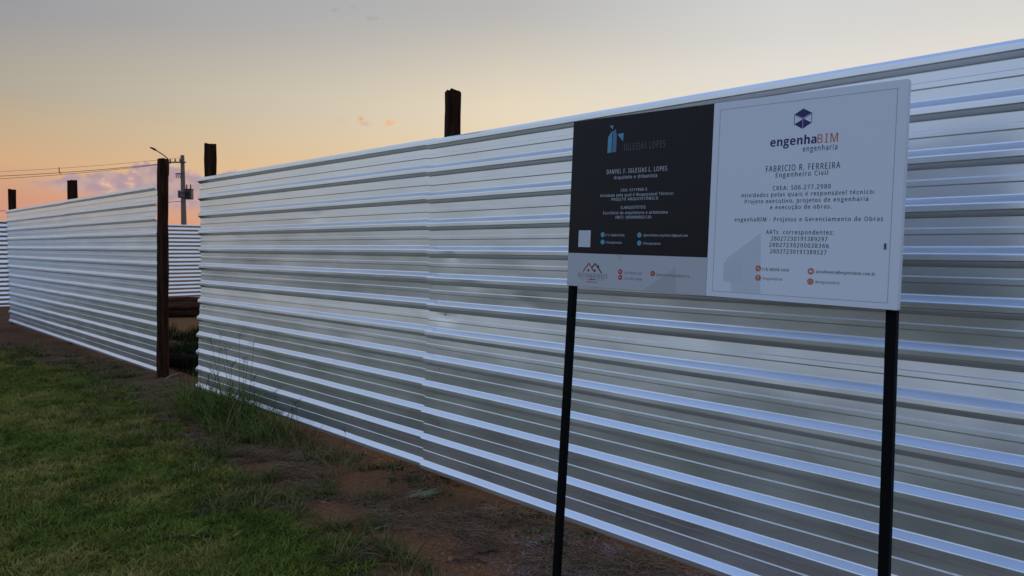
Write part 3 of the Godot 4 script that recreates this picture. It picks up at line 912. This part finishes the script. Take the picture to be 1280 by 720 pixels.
func clump(seed_: int, n: int, h0: float, h1: float, rad: float, w: float, lean: float, droop: float, segs := 2) -> ArrayMesh:
	rng.seed = seed_
	var mb := MB.new()
	for k in n:
		var a := rng.randf() * TAU; var r := rad * sqrt(rng.randf())
		mb.col = Color(1, 1, 1) * rng.randf_range(0.30, 1.75)
		if rng.randf() < 0.09: mb.col = Color(3.0, 2.2, 1.6)
		blade(mb, Vector3(cos(a) * r, -0.004, sin(a) * r), rng.randf() * TAU, rng.randf() * lean, rng.randf_range(h0, h1), w * rng.randf_range(0.7, 1.3), droop * rng.randf_range(0.3, 1.2), segs)
	return mb.mesh(M.grass)

func scatter(called: String, mesh: Mesh, xf: Array, cols: Array) -> MultiMeshInstance3D:
	var mm := MultiMesh.new()
	mm.transform_format = MultiMesh.TRANSFORM_3D
	mm.use_colors = true
	mm.mesh = mesh
	mm.instance_count = xf.size()
	for k in xf.size():
		mm.set_instance_transform(k, xf[k]); mm.set_instance_color(k, cols[k])
	var o := MultiMeshInstance3D.new()
	o.name = numbered(called); o.multimesh = mm
	add_child(o)
	return o

func spin(p: Vector3, s: float, tilt := 0.0) -> Transform3D:
	var b := Basis(Vector3.UP, rng.randf() * TAU)
	if tilt > 0.0: b = Basis(Vector3(rng.randf_range(-1, 1), 0, rng.randf_range(-1, 1)).normalized(), rng.randf() * tilt) * b
	return Transform3D(b.scaled(Vector3(s, s, s)), p)

func make_lawn() -> void:
	var turf := Color(0.168, 0.185, 0.028)
	var dry := Color(0.32, 0.245, 0.058)
	var deep := Color(0.086, 0.115, 0.020)
	for v in 3:
		var m := clump(100 + v, 30, 0.018, 0.046, 0.05, 0.0042, 1.3, 0.8)
		var xf := []; var cl := []
		rng.seed = 500 + v
		for k in 26000:
			var x := rng.randf_range(-13.0, 0.8); var z := rng.randf_range(-2.7, 1.1)
			var q := lawn(x, z)
			if q < rng.randf(): continue
			var a := n_mid.get_noise_2d(x * 1.1 + 40, z * 1.1); var b := n_fine.get_noise_2d(x * 1.6, z * 1.6 + 60)
			if b > 0.26 and rng.randf() < 0.8: continue
			var g := n_big.get_noise_2d(x * 3.2 + 9, z * 3.2)
			if g + 0.6 * b > 0.42 and rng.randf() < 0.8: continue
			var c := turf.lerp(dry, clampf(0.2 + a * 1.8, 0, 0.95)).lerp(deep, clampf(-b * 2.0 - g * 0.6, 0, 0.85))
			xf.append(spin(Vector3(x, gh(x, z), z), rng.randf_range(0.6, 1.2) * (1.0 + 0.5 * b), 0.4)); cl.append(c * rng.randf_range(0.7, 1.35))
		tag(scatter("lawn_grass", m, xf, cl), "short matted lawn grass covering the near ground", "grass", "", "stuff")
	# turf further off and behind the photographer, in larger tufts
	var m2 := clump(140, 46, 0.03, 0.06, 0.16, 0.008, 1.2, 0.7)
	var xf2 := []; var cl2 := []
	rng.seed = 540
	for k in 9000:
		var x := rng.randf_range(-26.0, 5.0); var z := rng.randf_range(-2.6, 6.0)
		if x > -13.0 and z < 1.1 and x < 0.8: continue
		if lawn(x, z) < rng.randf(): continue
		var a := n_mid.get_noise_2d(x * 1.1 + 40, z * 1.1)
		xf2.append(spin(Vector3(x, gh(x, z), z), rng.randf_range(0.8, 1.4), 0.2)); cl2.append(turf.lerp(dry, clampf(0.3 + a * 1.2, 0, 0.8)) * rng.randf_range(0.8, 1.2))
	tag(scatter("lawn_grass", m2, xf2, cl2), "rougher turf spreading beyond the mown lawn", "grass", "", "stuff")
	# dry stalks and seedlings standing out of the turf
	for v in 2:
		var m := clump(190 + v, 7, 0.03, 0.085, 0.04, 0.003, 1.5, 0.9, 3)
		var xf := []; var cl := []
		rng.seed = 590 + v
		for k in 1500:
			var x := rng.randf_range(-11.0, 0.5); var z := rng.randf_range(-2.4, 0.8)
			if lawn(x, z) < 0.3 or n_mid.get_noise_2d(x * 1.9 + 5, z * 1.9) < 0.0: continue
			xf.append(spin(Vector3(x, gh(x, z), z), rng.randf_range(0.6, 1.2), 0.5))
			cl.append([Color(0.34, 0.27, 0.10), Color(0.16, 0.20, 0.04)][v] * rng.randf_range(0.6, 1.2))
		tag(scatter("lawn_stalks", m, xf, cl), ["dry straw-coloured stalks standing in the lawn", "fresh green shoots standing above the lawn"][v], "grass", "", "stuff")
	# straggling longer grass along the edge of the soil strip
	for v in 2:
		var m := clump(160 + v, 26, 0.05, 0.12, 0.05, 0.0045, 0.9, 0.8, 3)
		var xf := []; var cl := []
		rng.seed = 560 + v
		for k in 2600:
			var x := rng.randf_range(-13.0, -1.6); var z := rng.randf_range(-2.8, -1.6)
			var e := absf(z - lawn_edge(x))
			var b := n_mid.get_noise_2d(x * 2.6 + 11, z * 2.6)
			if x > -3.0 and z < -2.0: continue
			if b < 0.05 or rng.randf() > clampf(1.0 - e * 1.6, 0, 1) * 0.55: continue
			var c := Color(0.070, 0.095, 0.026).lerp(Color(0.28, 0.20, 0.07), rng.randf() * 0.8)
			xf.append(spin(Vector3(x, gh(x, z), z), rng.randf_range(0.6, 1.2), 0.4)); cl.append(c)
		tag(scatter("edge_grass", m, xf, cl), "straggling tufts where the lawn thins out into red soil", "grass", "", "stuff")

func weed(label: String, x: float, z: float, seed_: int, n: int, h0: float, h1: float, rad: float, stalks: int, dryness := 0.0) -> void:
	var o := thing("grass_tussock", label, "grass", Vector3(x, gh(x, z), z), "tussocks at the foot of the fence")
	rng.seed = seed_
	var mb := MB.new()
	for k in n:
		var a := rng.randf() * TAU; var r := rad * sqrt(rng.randf())
		mb.col = (Color(0.085, 0.122, 0.022).lerp(Color(0.150, 0.185, 0.034), rng.randf())).lerp(Color(0.24, 0.17, 0.08), dryness * rng.randf()) * rng.randf_range(0.7, 1.2)
		if rng.randf() < 0.10: mb.col = Color(0.22, 0.19, 0.09)
		blade(mb, Vector3(cos(a) * r * 1.5, -0.01, sin(a) * r * 0.7), rng.randf() * TAU, rng.randf() * 0.55, rng.randf_range(h0, h1), rng.randf_range(0.003, 0.008), rng.randf_range(0.2, 1.1), 4)
	put("leaves", mb.mesh(M.grass), o)
	for k in stalks:
		mb = MB.new()
		mb.col = Color(0.045, 0.055, 0.025)
		var a := rng.randf() * TAU; var r := rad * sqrt(rng.randf())
		var p := Vector3(cos(a) * r * 1.4, 0, sin(a) * r * 0.6)
		var d := Vector3(rng.randf_range(-0.25, 0.25), 1, rng.randf_range(-0.1, 0.15)) * rng.randf_range(h1 * 1.0, h1 * 1.55)
		mb.tube(PackedVector3Array([p, p + d * 0.5 + Vector3(0.01, 0, 0), p + d]), PackedFloat32Array([0.0022, 0.0016, 0.001]), 4)
		for t in 4:
			var e := rng.randf() * TAU
			mb.rod(p + d * (0.93 + 0.02 * t), p + d * (0.93 + 0.02 * t) + Vector3(cos(e) * 0.05, 0.035, sin(e) * 0.05), 0.0014, 0.0008, 4)
		put("seed_stalk", mb.mesh(M.grass), o)

func stone_mesh(seed_: int) -> ArrayMesh:
	var mb := MB.new()
	var seg := 6
	var pts := [Vector3(0, 0.5, 0)]
	rng.seed = seed_
	for j in 2:
		for s in seg:
			var a := TAU * (s + 0.5 * j) / seg
			var r := rng.randf_range(0.7, 1.15)
			pts.append(Vector3(cos(a) * r, [0.28, -0.15][j] + rng.randf_range(-0.1, 0.1), sin(a) * r * 0.8))
	for s in seg:
		mb.tri(pts[0], pts[1 + (s + 1) % seg], pts[1 + s])
		var a: Vector3 = pts[1 + s]; var b: Vector3 = pts[1 + (s + 1) % seg]; var c: Vector3 = pts[1 + seg + s]; var d: Vector3 = pts[1 + seg + (s + 1) % seg]
		mb.tri(a, b, c); mb.tri(b, d, c)
	return mb.mesh(M.stone)

func make_litter() -> void:
	# dead grass lying on the soil
	rng.seed = 700
	var straw := MB.new()
	for k in 9:
		straw.col = Color(1, 1, 1) * rng.randf_range(0.6, 1.2)
		var a := rng.randf() * TAU; var l := rng.randf_range(0.05, 0.12)
		var p := Vector3(rng.randf_range(-0.05, 0.05), rng.randf_range(0.002, 0.016), rng.randf_range(-0.05, 0.05))
		var d := Vector3(cos(a), rng.randf_range(-0.05, 0.1), sin(a)) * l
		straw.tube(PackedVector3Array([p, p + d * 0.5 + Vector3(-d.z, 0, d.x) * rng.randf_range(-0.2, 0.2) + Vector3(0, 0.006, 0), p + d]), PackedFloat32Array([0.0016, 0.0013, 0.0008]), 4, false)
	var sm := straw.mesh(M.grass)
	var xf := []; var cl := []
	for k in 6000:
		var x := rng.randf_range(-11.0, -0.8); var z := rng.randf_range(-2.85, -1.7)
		if lawn(x, z) > 0.8: continue
		var b := n_mid.get_noise_2d(x * 2.1 + 71, z * 2.1)
		if b < -0.05 + rng.randf() * 0.35: continue
		xf.append(spin(Vector3(x, gh(x, z), z), rng.randf_range(0.6, 1.3)))
		cl.append(Color(0.36, 0.23, 0.125).lerp(Color(0.17, 0.095, 0.055), rng.randf()))
	tag(scatter("straw_litter", sm, xf, cl), "dead grass and roots strewn over the red soil", "straw", "", "stuff")
	# grit and small stones
	for v in 3:
		var m := stone_mesh(720 + v)
		xf = []; cl = []
		rng.seed = 730 + v
		for k in 9000:
			var x := rng.randf_range(-3.0, 0.2); var z := rng.randf_range(-2.85, -1.9)
			var b := n_fine.get_noise_2d(x * 3.0, z * 3.0 + 17)
			var g := smoothstep(0.75, 0.2, Vector2((x + 1.7) * 0.55, z + 2.6).length() + 0.3 * b)
			if rng.randf() > g: continue
			xf.append(spin(Vector3(x, gh(x, z) + 0.001, z), rng.randf_range(0.002, 0.0068), 0.6))
			var t := rng.randf_range(0.6, 1.3)
			cl.append(Color(0.25 * t, 0.22 * t, 0.195 * t).lerp(Color(0.20, 0.105, 0.065), rng.randf() * 0.8))
		tag(scatter("gravel", m, xf, cl), "grey grit scattered round the board's post feet", "gravel", "", "stuff")
	# crumbs of soil
	var cm := stone_mesh(760)
	xf = []; cl = []
	rng.seed = 761
	for k in 20000:
		var x := rng.randf_range(-10.0, 0.0); var z := rng.randf_range(-3.4, -1.5)
		if lawn(x, z) > 0.6: continue
		xf.append(spin(Vector3(x, gh(x, z), z), rng.randf_range(0.0025, 0.010) * (0.6 + 1.3 * pow(rng.randf(), 6.0)), 0.6))
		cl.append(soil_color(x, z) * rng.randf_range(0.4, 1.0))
	tag(scatter("soil_crumbs", cm, xf, cl), "crumbs of red soil lying on the bare strip", "soil", "", "stuff")
	# small weeds sprouting under the sheets
	var wm := clump(170, 12, 0.015, 0.04, 0.04, 0.009, 1.2, 0.7, 2)
	xf = []; cl = []
	rng.seed = 771
	for k in 420:
		var x := rng.randf_range(-4.2, -1.7); var z := rng.randf_range(-2.86, -2.55)
		if absf(x + 2.55) > 0.28 and absf(x + 3.7) > 0.4: continue
		if rng.randf() < 0.72: continue
		xf.append(spin(Vector3(x, gh(x, z), z), rng.randf_range(0.6, 1.3), 0.3)); cl.append(Color(0.085, 0.11, 0.035) * rng.randf_range(0.7, 1.3))
	tag(scatter("ground_weeds", wm, xf, cl), "low yellowish weeds sprouting under the bottom sheet edge", "weeds", "", "stuff")
	# sticks, each its own thing
	for q in [
		[[620, 689], [572, 703], 0.011, "thick broken stick lying forked on the red soil"], [[606, 703], [556, 702], 0.009, "dark stick under the broken forked one on the soil"],
		[[585, 668], [572, 700], 0.005, "thin grey twig leaning across the sticks"], [[568, 665], [600, 692], 0.0045, "thin twig crossing the grey one on the soil"],
		[[488, 658], [452, 668], 0.006, "pale dry stalk lying at the lawn's ragged edge"], [[645, 679], [664, 687], 0.005, "short pale twig near the board's black post"],
		[[672, 681], [681, 693], 0.004, "small splinter of twig right beside the black post"], [[432, 658], [418, 652], 0.009, "curled brown leaf stalk on the soil by the lawn"],
		[[206, 474], [226, 466], 0.013, "pale stick lying across the gateway by the gatepost"]]:
		var a := on_ground(q[0][0], q[0][1]); var e := on_ground(q[1][0], q[1][1])
		var st := MB.new()
		rng.seed = int(q[0][0])
		st.col = Color(0.24, 0.165, 0.115) * rng.randf_range(0.5, 1.1)
		if q[3].contains("pale"): st.col = Color(0.40, 0.31, 0.20)
		var pth := PackedVector3Array(); var rr := PackedFloat32Array()
		for k in 7:
			var t := k / 6.0
			var p := a.lerp(e, t)
			pth.append(Vector3(p.x, gh(p.x, p.z) + q[2] + 0.012 * sin(t * PI), p.z) - a + Vector3(rng.randf_range(-1, 1), 0, rng.randf_range(-1, 1)) * 0.008)
			rr.append(q[2] * (1.0 - 0.55 * t) * rng.randf_range(0.8, 1.2))
		st.tube(pth, rr, 6)
		var o := put(numbered("stick"), st.mesh(M.wood))
		o.position = a
		tag(o, q[3], "stick", "sticks on the ground")
	# strip of rotten bark in the lawn
	var ba := on_ground(196, 678); var be := on_ground(268, 673)
	var bk := MB.new()
	bk.col = Color(0.09, 0.062, 0.045)
	var bp := PackedVector3Array(); var br := PackedFloat32Array()
	for k in 19:
		var t := k / 18.0
		var p := ba.lerp(be, t)
		bp.append(Vector3(p.x, gh(p.x, p.z) + 0.016 + 0.008 * n_fine.get_noise_1d(t * 40), p.z + 0.012 * n_fine.get_noise_1d(t * 60 + 9)) - ba); br.append(0.011 * (0.4 + 0.7 * sin(t * PI)) * (0.8 + 0.9 * n_fine.get_noise_1d(t * 90)))
	bk.tube(bp, br, 7)
	var bo := put("bark_strip", bk.mesh(M.wood))
	bo.position = ba
	tag(bo, "dark strip of rotten bark half sunk in the lawn", "bark")
	# pale bundle of cut grass
	var gp := on_ground(527, 625)
	var gb := MB.new()
	rng.seed = 790
	for k in 46:
		gb.col = Color(0.42, 0.40, 0.24) * rng.randf_range(0.6, 1.15)
		var p := Vector3(rng.randf_range(-0.10, 0.02), rng.randf_range(0.0, 0.03), rng.randf_range(-0.03, 0.03))
		var ang := -0.25 + rng.randf_range(-0.7, 0.7)
		blade(gb, p, ang, rng.randf_range(1.5, 3.6), rng.randf_range(0.02, 0.05), 0.004, 0.4, 3)
	var go := put("cut_grass", gb.mesh(M.grass))
	go.position = gp + Vector3(0, 0.01, 0)
	go.rotation.y = 0.4
	tag(go, "pale handful of cut grass lying on the soil strip", "grass")

func on_ground(px: float, py: float) -> Vector3:
	var d := fwd + rgt * (px - 640) / FOCAL - upv * (py - 360) / FOCAL
	var t := (-0.04 - EYE.y) / d.y
	var p := EYE + d * t
	return Vector3(p.x, gh(p.x, p.z), p.z)

func make_plot() -> void:
	# timber stacked inside the plot, in front of the far fence
	var labels := ["dark round log at the bottom of the timber stack inside the plot", "pale-ended log lying on the bottom one of the timber stack", "reddish squared beam on top of the timber stack inside the plot", "dark round log at the bottom of the timber stack, behind the front one"]
	var base := pix(230, 393, 15.2)
	var along := Basis(Vector3.UP, YAW + 0.12)
	var spots := [[0.0, 0.075, 0.08], [-0.06, 0.225, 0.075], [-0.1, 0.36, 0.05], [-0.17, 0.075, 0.078]]
	for k in 4:
		var p := Vector3(base.x, gh(base.x, base.z) + spots[k][1], base.z) + along * Vector3(0.12 * k - 0.2, 0, spots[k][0])
		var lg := log_mesh(1.5, spots[k][2], Vector2.ZERO, 60 + k, [Color(0.05, 0.028, 0.018), Color(0.11, 0.065, 0.04), Color(0.13, 0.055, 0.032), Color(0.04, 0.025, 0.016)][k], k == 2, 1.5)
		var o := put(numbered("timber_log"), lg, self, Transform3D(along * Basis(Vector3.BACK, PI / 2), p))
		tag(o, labels[k], "log", "timber stacked inside the plot")
	# very dark brown stump and logs just inside the gateway
	var sp := Vector3(-7.62, 0, -3.05)
	var so := put("tree_stump", log_mesh(0.46, 0.085, Vector2(0.02, -0.02), 71, Color(0.022, 0.012, 0.009)), self, Transform3D(Basis(), Vector3(sp.x, gh(sp.x, sp.z), sp.z)))
	tag(so, "short dark stump behind the end of the long fence", "stump")
	var ll := ["dark log lying low across the gateway behind the gatepost", "dark log resting behind the low one in the gateway", "dark log furthest into the gateway, weeds growing over it"]
	for k in 3:
		var p := Vector3(-8.75 + 0.02 * k, 0.0, -3.45 - 0.42 * k)
		p.y = gh(p.x, p.z) + 0.07 + 0.02 * k
		var o := put(numbered("dark_log"), log_mesh(1.0, 0.10 + 0.015 * k, Vector2.ZERO, 80 + k, Color(0.016, 0.011, 0.009), false, 1.1), self, Transform3D(Basis(Vector3.UP, 0.25 - 0.2 * k) * Basis(Vector3.BACK, PI / 2 + 0.04), p))
		tag(o, ll[k], "log", "dark logs in the gateway")
	var m := clump(180, 40, 0.10, 0.28, 0.16, 0.008, 0.7, 0.6, 3)
	var xf := []; var cl := []
	rng.seed = 900
	for k in 620:
		var x := rng.randf_range(-13.0, -7.6); var z := rng.randf_range(-6.2, -3.3)
		if n_mid.get_noise_2d(x * 1.5, z * 1.5) < -0.05: continue
		if x < -11.0 and z < -5.0: continue
		xf.append(spin(Vector3(x, gh(x, z), z), rng.randf_range(0.5, 1.1), 0.3)); cl.append(Color(0.022, 0.034, 0.012) * rng.randf_range(0.6, 1.4))
	tag(scatter("plot_weeds", m, xf, cl), "dark weeds growing inside the plot beyond the gateway", "weeds", "", "stuff")

func _ready() -> void:
	n_big.seed = 1; n_big.frequency = 0.25; n_big.fractal_octaves = 2
	n_mid.seed = 2; n_mid.frequency = 0.8; n_mid.fractal_octaves = 3
	n_fine.seed = 3; n_fine.frequency = 2.2; n_fine.fractal_octaves = 3
	n_cloud.seed = 4; n_cloud.frequency = 0.045; n_cloud.fractal_octaves = 4
	set_stage()
	make_materials()
	make_ground()
	make_fences()
	make_board()
	make_pole()
	make_plot()
	weed("tall green tussock with seed stalks at the long fence's end", -6.3, -2.54, 801, 1000, 0.15, 0.46, 0.38, 14, 0.1)
	weed("bushy dark tussock in the middle of the weeds below the sheets", -5.6, -2.48, 802, 760, 0.11, 0.34, 0.38, 6, 0.25)
	weed("lower spreading tussock where the weeds thin along the fence foot", -5.1, -2.55, 803, 300, 0.08, 0.22, 0.30, 4, 0.5)
	weed("small ragged tussock furthest along the fence foot from the gateway", -4.4, -2.6, 804, 170, 0.06, 0.17, 0.24, 2, 0.7)
	make_lawn()
	make_litter()
